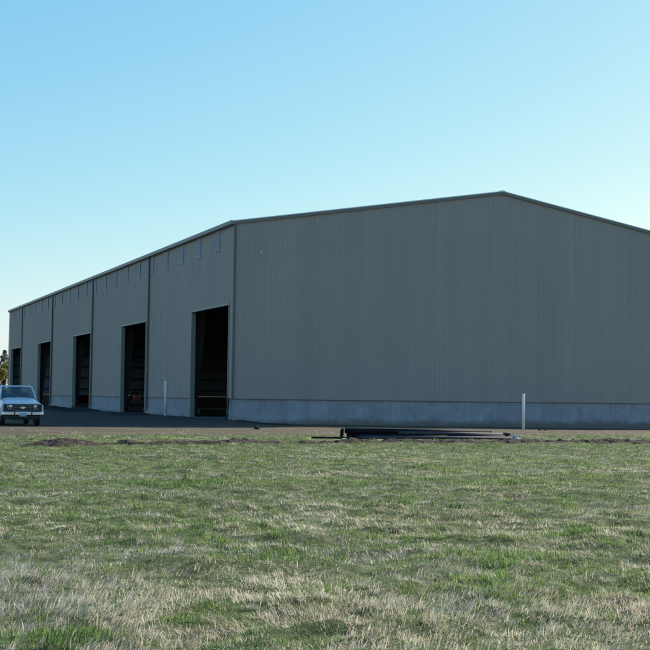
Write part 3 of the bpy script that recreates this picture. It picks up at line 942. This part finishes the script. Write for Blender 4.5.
for s in (-1, 1):
    m2 = MB(); m2.tube([(s * 0.80 - 0.12, 0, 0.38), (s * 0.80 + 0.12, 0, 0.38)], 0.38, 22); w_ = m2.build('wheel', M_TYRE, sp_, bevel=0.03)
    m2 = MB(); m2.tube([(s * 0.80 - 0.13, 0, 0.38), (s * 0.80 + 0.13, 0, 0.38)], 0.19, 18); m2.build('rim', M_ORANGE, w_)

# ------------------------------------------------------------------ far trees
def leaf_mat(name, cols):
    return make_blade_mat(name, cols, 0.3, 0.6)


M_LEAF_Y = leaf_mat('autumn_leaves', [(0.0, (0.22, 0.18, 0.05)), (0.5, (0.36, 0.28, 0.08)), (1.0, (0.30, 0.32, 0.10))])
M_LEAF_G = leaf_mat('turning_leaves', [(0.0, (0.08, 0.10, 0.03)), (0.6, (0.15, 0.17, 0.05)), (1.0, (0.26, 0.21, 0.06))])
M_NEEDLE = leaf_mat('conifer_needles', [(0.0, (0.15, 0.17, 0.12)), (1.0, (0.26, 0.27, 0.19))])


def leaf_cloud(name, centers, radii, n_each, size, mat, parent, rs):
    P = []
    for c, r in zip(centers, radii):
        d = rs.normal(size=(n_each, 3)); d /= np.linalg.norm(d, axis=1, keepdims=True)
        rad = r * rs.random((n_each, 1)) ** 0.45
        P.append(np.array(c) + d * rad * np.array([1, 1, 0.85]))
    P = np.concatenate(P); n = len(P)
    u = rs.normal(size=(n, 3)); u /= np.linalg.norm(u, axis=1, keepdims=True)
    v = np.cross(u, rs.normal(size=(n, 3))); v /= np.linalg.norm(v, axis=1, keepdims=True)
    s = size * (0.6 + 0.8 * rs.random((n, 1)))
    quad = np.stack([P - u * s, P + v * s * 0.6, P + u * s, P - v * s * 0.6], 1).reshape(-1, 3)
    fs = np.arange(4 * n).reshape(n, 4)
    me_ = bpy.data.meshes.new(name); me_.from_pydata(quad.tolist(), [], fs.tolist()); me_.update()
    a_ = me_.attributes.new('tint', 'FLOAT', 'POINT'); a_.data.foreach_set('value', np.repeat(rs.random(n), 4).astype(np.float32))
    me_.materials.append(mat)
    o = bpy.data.objects.new(name, me_); COL.objects.link(o); o.parent = parent
    return o


def broadleaf(x, y_, h, spread, mat, label, seed):
    rs = np.random.default_rng(seed); t = empty('broadleaf_tree', (x, y_, -0.05))
    tag(t, label, 'tree', 'trees beyond the far end of the building')
    tr = MB(); tr.tube([(0, 0, 0), (0.05, 0, h * 0.25), (0.1, 0.05, h * 0.55)], [0.22, 0.17, 0.08], 8)
    cs = []; rads = []
    for k in range(16):
        an = rs.random() * 6.28; rr = spread * rs.random() ** 0.6; z = h * (0.28 + 0.62 * rs.random())
        rr *= math.sin(min(1, max(0.2, 1.15 - abs(z / h - 0.5) * 1.5)) * 1.57)
        c = (rr * math.cos(an), rr * math.sin(an), z); cs.append(c); rads.append(spread * (0.24 + 0.22 * rs.random()))
        tr.tube([(0.03, 0, h * 0.2 + 0.1 * z), (c[0] * 0.6, c[1] * 0.6, z * 0.85), c], [0.08, 0.05, 0.02], 5)
    tr.build('trunk', M_BARK, t)
    leaf_cloud('crown', cs, rads, 330, 0.13, mat, t, rs)


def conifer(x, y_, h, spread, label, seed):
    rs = np.random.default_rng(seed); t = empty('conifer_tree', (x, y_, -0.05))
    tag(t, label, 'tree', 'trees beyond the far end of the building')
    tr = MB(); tr.tube([(0, 0, 0), (0, 0, h * 0.95)], [0.25, 0.03], 8)
    cs = []; rads = []
    for k in range(44):
        f = (k + 0.5) / 44; z = h * (0.12 + 0.86 * f); rr = spread * (1 - f) * (0.55 + 0.45 * rs.random()); an = k * 2.4
        c = (rr * math.cos(an), rr * math.sin(an), z - 0.2 * rr); cs.append(c); rads.append(0.22 + 0.40 * spread * (1 - f) * 0.6)
        tr.tube([(0, 0, z), c], [0.05, 0.02], 5)
    tr.build('trunk', M_BARK, t)
    leaf_cloud('crown', cs, rads, 110, 0.105, M_NEEDLE, t, rs)


conifer(-46.9, 190, 7.9, 3.3, 'grey-green conifer rising highest at the left edge by the far end of the building', 3)
conifer(-50.5, 196, 6.8, 3.2, 'lower conifer left of the tallest one beyond the building', 8)
broadleaf(-45.2, 183, 6.2, 2.3, M_LEAF_Y, 'yellow autumn tree right against the far corner of the building', 21)
broadleaf(-47.6, 180, 6.0, 2.6, M_LEAF_Y, 'yellow-brown tree above the cab of the white pickup', 22)
broadleaf(-52.0, 182, 5.4, 2.4, M_LEAF_G, 'greenish tree left of the yellow-brown one beyond the pickup', 23)
broadleaf(-57.0, 186, 6.0, 2.8, M_LEAF_Y, 'broad yellow tree farther left beyond the yard', 24)
broadleaf(-62.5, 188, 5.2, 2.6, M_LEAF_G, 'leftmost rounded greenish tree beyond the yard', 25)

# ------------------------------------------------------------------ grass
def blades(name, x, y_, z, h, wd, lx, ly, tint, mat, label):
    """x.. arrays; one five-point blade each, bending over towards (lx, ly)."""
    n = len(x)
    ang = rng.random(n) * 2 * np.pi
    # blades turn a broad side to a random direction
    wx, wy = np.cos(ang) * wd * 0.5, np.sin(ang) * wd * 0.5
    base = np.stack([x, y_, z - 0.01], 1); W = np.stack([wx, wy, np.zeros(n)], 1)
    lean = np.stack([lx, ly], 1); ln = np.sqrt((lean ** 2).sum(1))
    up = np.sqrt(np.clip(1 - ln ** 2, 0.06, 1))
    mid = base + np.stack([lx * h * 0.40, ly * h * 0.40, up * h * 0.60], 1)
    tip = base + np.stack([lx * h, ly * h, up * h * (0.96 - 0.25 * ln)], 1)
    V = np.stack([base - W, base + W, mid + W * 0.75, mid - W * 0.75, tip], 1).reshape(-1, 3).astype(np.float32)
    o5 = (np.arange(n) * 5)[:, None]
    loops = np.concatenate([o5 + np.array([[0, 1, 2, 3]]), o5 + np.array([[3, 2, 4]])], 1).ravel().astype(np.int32)
    start = (np.arange(n)[:, None] * 7 + np.array([[0, 4]])).ravel().astype(np.int32)
    me_ = bpy.data.meshes.new(name)
    me_.vertices.add(5 * n); me_.vertices.foreach_set('co', V.ravel())
    me_.loops.add(7 * n); me_.loops.foreach_set('vertex_index', loops)
    me_.polygons.add(2 * n); me_.polygons.foreach_set('loop_start', start)
    me_.update(calc_edges=True); me_.validate()
    a_ = me_.attributes.new('tint', 'FLOAT', 'POINT'); a_.data.foreach_set('value', np.repeat(tint, 5).astype(np.float32))
    me_.materials.append(mat)
    o = bpy.data.objects.new(name, me_); COL.objects.link(o)
    o['label'] = label; o['category'] = 'grass'; o['kind'] = 'stuff'
    return o


def dryness(x, y_, a, b):
    d = 0.34 * fbm(x * 0.5, y_ * 0.5, 101, 3) + 0.66 * fbm(x * 3.1, y_ * 3.1, 107, 3)
    d = d + 0.050 * np.exp(-((y_ - 9.0 + 0.6 * np.sin(x * 1.3)) / 1.0) ** 2) + 0.045 * smooth(22, 13, y_)  # straw close to the camera
    d = d - 0.03 * smooth(18, 27, y_)
    d = d + 0.26 * np.exp(-((b + 42.2 + 0.25 * np.sin(a * 0.4)) / 0.6) ** 2)    # withered wheel track
    d = d - 0.22 * np.exp(-((b + 44.0) / 0.9) ** 2)
    d = d - 0.10 * np.exp(-((b + 30.5) / 2.5) ** 2)
    d = d + 0.20 * smooth(-19.5, -17.0, b)               # only withered tufts out on the gravel
    return smooth(0.43, 0.58, d)


ZONES = [  # y0, y1, clumps per m2, blades per clump, size factor
    (6.0, 10.5, 520, 9, 1.0), (10.5, 15.0, 320, 9, 1.2), (15.0, 24.0, 150, 9, 1.5), (24.0, 34.0, 70, 9, 2.0), (34.0, 64.0, 36, 9, 2.4)]
G = []; D = []
for y0, y1, dens, nb_, sf in ZONES:
    hwid = 0.27 * y1 + 3.2
    n = int(dens * 2 * hwid * (y1 - y0))
    x = (rng.random(n) * 2 - 1) * hwid; y_ = y0 + rng.random(n) * (y1 - y0)
    keep = np.abs(x) < 0.27 * y_ + 3.0
    x, y_ = x[keep], y_[keep]
    a, b = to_local(x, y_)
    ok = b < -17.6 + 4.0 * (fbm(a * 0.7, b * 0.9, 120, 3) - 0.5) + 9.0 * smooth(0.80, 1.0, rng.random(len(a)))
    # thin over the dug soil
    mb_ = -26.2 - 0.09 * np.clip(-a - 4, 0, 20) - 0.25 * smooth(4, 9, a)
    hf = 0.30 + 0.75 * smooth(3.0, 7.5, a)
    bare = np.abs(b - mb_ + 0.1) < hf
    heap = ((a + 13.9) / 1.2) ** 2 + ((b + 27.6) / 0.66) ** 2 < 0.75
    worn = smooth(0.62, 0.7, fbm(x * 0.5, y_ * 0.9, 131, 3))
    ok &= ~(bare & (rng.random(len(a)) < 0.93)) & ~heap & (rng.random(len(a)) > worn * 0.4)
    near_edge = smooth(-21.5, -17.5, b)
    ok &= rng.random(len(a)) > near_edge * 0.55
    x, y_, a, b = x[ok], y_[ok], a[ok], b[ok]
    dry = dryness(x, y_, a, b)
    isdry = rng.random(len(x)) < (0.22 + 0.58 * dry)
    for flag, store in ((False, G), (True, D)):
        s = isdry == flag
        cx, cy, ca, cb_, cd = x[s], y_[s], a[s], b[s], dry[s]
        m = len(cx)
        # clump-wide values
        if flag:
            ch_ = (0.030 + 0.070 * rng.random(m) ** 1.6) * (0.55 + 0.9 * fbm(cx * 0.9, cy * 0.9, 141, 3)) * (0.75 + 0.55 * cd) * (0.78 + 0.35 * smooth(12.5, 9.5, cy))
            la_ = 2 * np.pi * fbm(cx * 0.32, cy * 0.32, 151, 2) * 1.6 + 0.75 * rng.normal(size=m)
            lm = 0.60 + 0.37 * rng.random(m)
        else:
            tuft = smooth(0.52, 0.72, fbm(cx * 1.4, cy * 1.4, 143, 3))
            ch_ = (0.034 + 0.042 * rng.random(m)) * (0.75 + 0.75 * tuft)
            la_ = 2 * np.pi * fbm(cx * 0.5, cy * 0.5, 153, 2) * 1.6 + 1.2 * rng.normal(size=m)
            lm = 0.25 + 0.4 * rng.random(m)
        ct = 0.5 * fbm(cx * 0.8, cy * 0.8, 161 + flag, 3) + 0.5 * rng.random(m)
        k = nb_
        rep = lambda q_: np.repeat(q_, k)
        N = m * k
        rad = 0.05 * sf * np.sqrt(rng.random(N)); th = rng.random(N) * 6.283
        bx = rep(cx) + rad * np.cos(th); by = rep(cy) + rad * np.sin(th)
        h = rep(ch_) * (0.55 + 0.7 * rng.random(N)) * (1 + 0.10 * (sf - 1))
        l = np.clip(rep(lm) + 0.18 * rng.normal(size=N), 0.05, 0.95); an = rep(la_) + (0.42 if flag else 0.65) * rng.normal(size=N)
        ww = (0.0042 if flag else 0.0046) * sf * (0.7 + 0.7 * rng.random(N))
        tint = np.clip(0.50 + 1.5 * (rep(ct) - 0.5) + 0.20 * rng.normal(size=N), 0, 1)  # wide range; the dark end paints shadow pockets between tufts
        aa, bb = to_local(bx, by)
        store.append((bx, by, ground_height(aa, bb), h, ww, l * np.cos(an), l * np.sin(an), tint))

M_GREEN = make_blade_mat('green_grass_blade', [(0.0, (0.030, 0.058, 0.014)), (0.35, (0.088, 0.158, 0.036)), (0.55, (0.148, 0.242, 0.060)), (0.8, (0.225, 0.310, 0.100)), (1.0, (0.38, 0.39, 0.20))], 0.45)
M_DRY = make_blade_mat('withered_grass_blade', [(0.0, (0.14, 0.10, 0.06)), (0.35, (0.50, 0.43, 0.315)), (0.75, (0.66, 0.59, 0.445)), (1.0, (0.76, 0.70, 0.55))], 0.35)
for store, name, mat, lab in ((G, 'green_grass', M_GREEN, 'short green grass covering the field'), (D, 'dry_grass', M_DRY, 'withered pale straw-like grass matted across the field')):
    arrs = [np.concatenate(q_) for q_ in zip(*store)]
    blades(name, *arrs, mat, lab)

# ------------------------------------------------------------------ camera
cam_d = bpy.data.cameras.new('camera'); cam = bpy.data.objects.new('camera', cam_d); COL.objects.link(cam)
cam_d.sensor_width = 36.0; cam_d.lens = 1295.95 / 650 * 36.0
cam_d.clip_start = 0.1; cam_d.clip_end = 8000
cam.matrix_world = Matrix.Translation((0, 0, 1.5)) @ Matrix.Rotation(math.pi / 2 + 0.0553, 4, 'X') @ Matrix.Rotation(0.0124, 4, 'Z')
scene.camera = cam

# ------------------------------------------------------------------ light
SUN_EL = R(32.0)
d_ = R(19.5)                                  # the sun stands a little behind the plane of the gable
sa, sb = math.cos(d_), math.sin(d_)
sx_, sy_ = sa * CA - sb * SA, sa * SA + sb * CA
sdir = Vector((sx_ * math.cos(SUN_EL), sy_ * math.cos(SUN_EL), math.sin(SUN_EL)))
sun_d = bpy.data.lights.new('sun', 'SUN'); sun_d.energy = 5.0; sun_d.angle = R(0.53); sun_d.color = (1.0, 0.94, 0.84)
sun = bpy.data.objects.new('sun', sun_d); COL.objects.link(sun)
sun.rotation_euler = sdir.to_track_quat('Z', 'Y').to_euler(); sun.location = (60, 40, 60)

world = bpy.data.worlds.new('World'); scene.world = world; world.use_nodes = True
wn = world.node_tree
sky = wn.nodes.new('ShaderNodeTexSky'); sky.sky_type = 'NISHITA'; sky.sun_disc = False
sky.sun_elevation = SUN_EL; sky.sun_rotation = math.atan2(sx_, sy_)
sky.altitude = 100; sky.air_density = 1.0; sky.dust_density = 0.6; sky.ozone_density = 1.5
# tune the sky's colour response to the clear cyan air of the place, channel by channel
sep = wn.nodes.new('ShaderNodeSeparateColor'); comb = wn.nodes.new('ShaderNodeCombineColor')
wn.links.new(sky.outputs['Color'], sep.inputs['Color'])
for ch_n, gain, power in (('Red', 1.07, 1.15), ('Green', 1.03, 0.67), ('Blue', 0.95, 0.20)):
    v_ = math_n(wn, 'MULTIPLY', sep.outputs[ch_n], 0.13)
    v_ = math_n(wn, 'POWER', v_, power)
    wn.links.new(math_n(wn, 'MULTIPLY', v_, gain / (0.10 * 2 ** 0.75)), comb.inputs[ch_n])
wn.links.new(comb.outputs['Color'], wn.nodes['Background'].inputs['Color'])
wn.nodes['Background'].inputs['Strength'].default_value = 0.10

scene.view_settings.view_transform = 'Standard'
scene.view_settings.look = 'None'
scene.view_settings.exposure = 0.75
scene.view_settings.gamma = 1.0
scene.view_settings.use_curve_mapping = False
scene.cycles.max_bounces = 6
scene.cycles.diffuse_bounces = 3
scene.cycles.transparent_max_bounces = 8
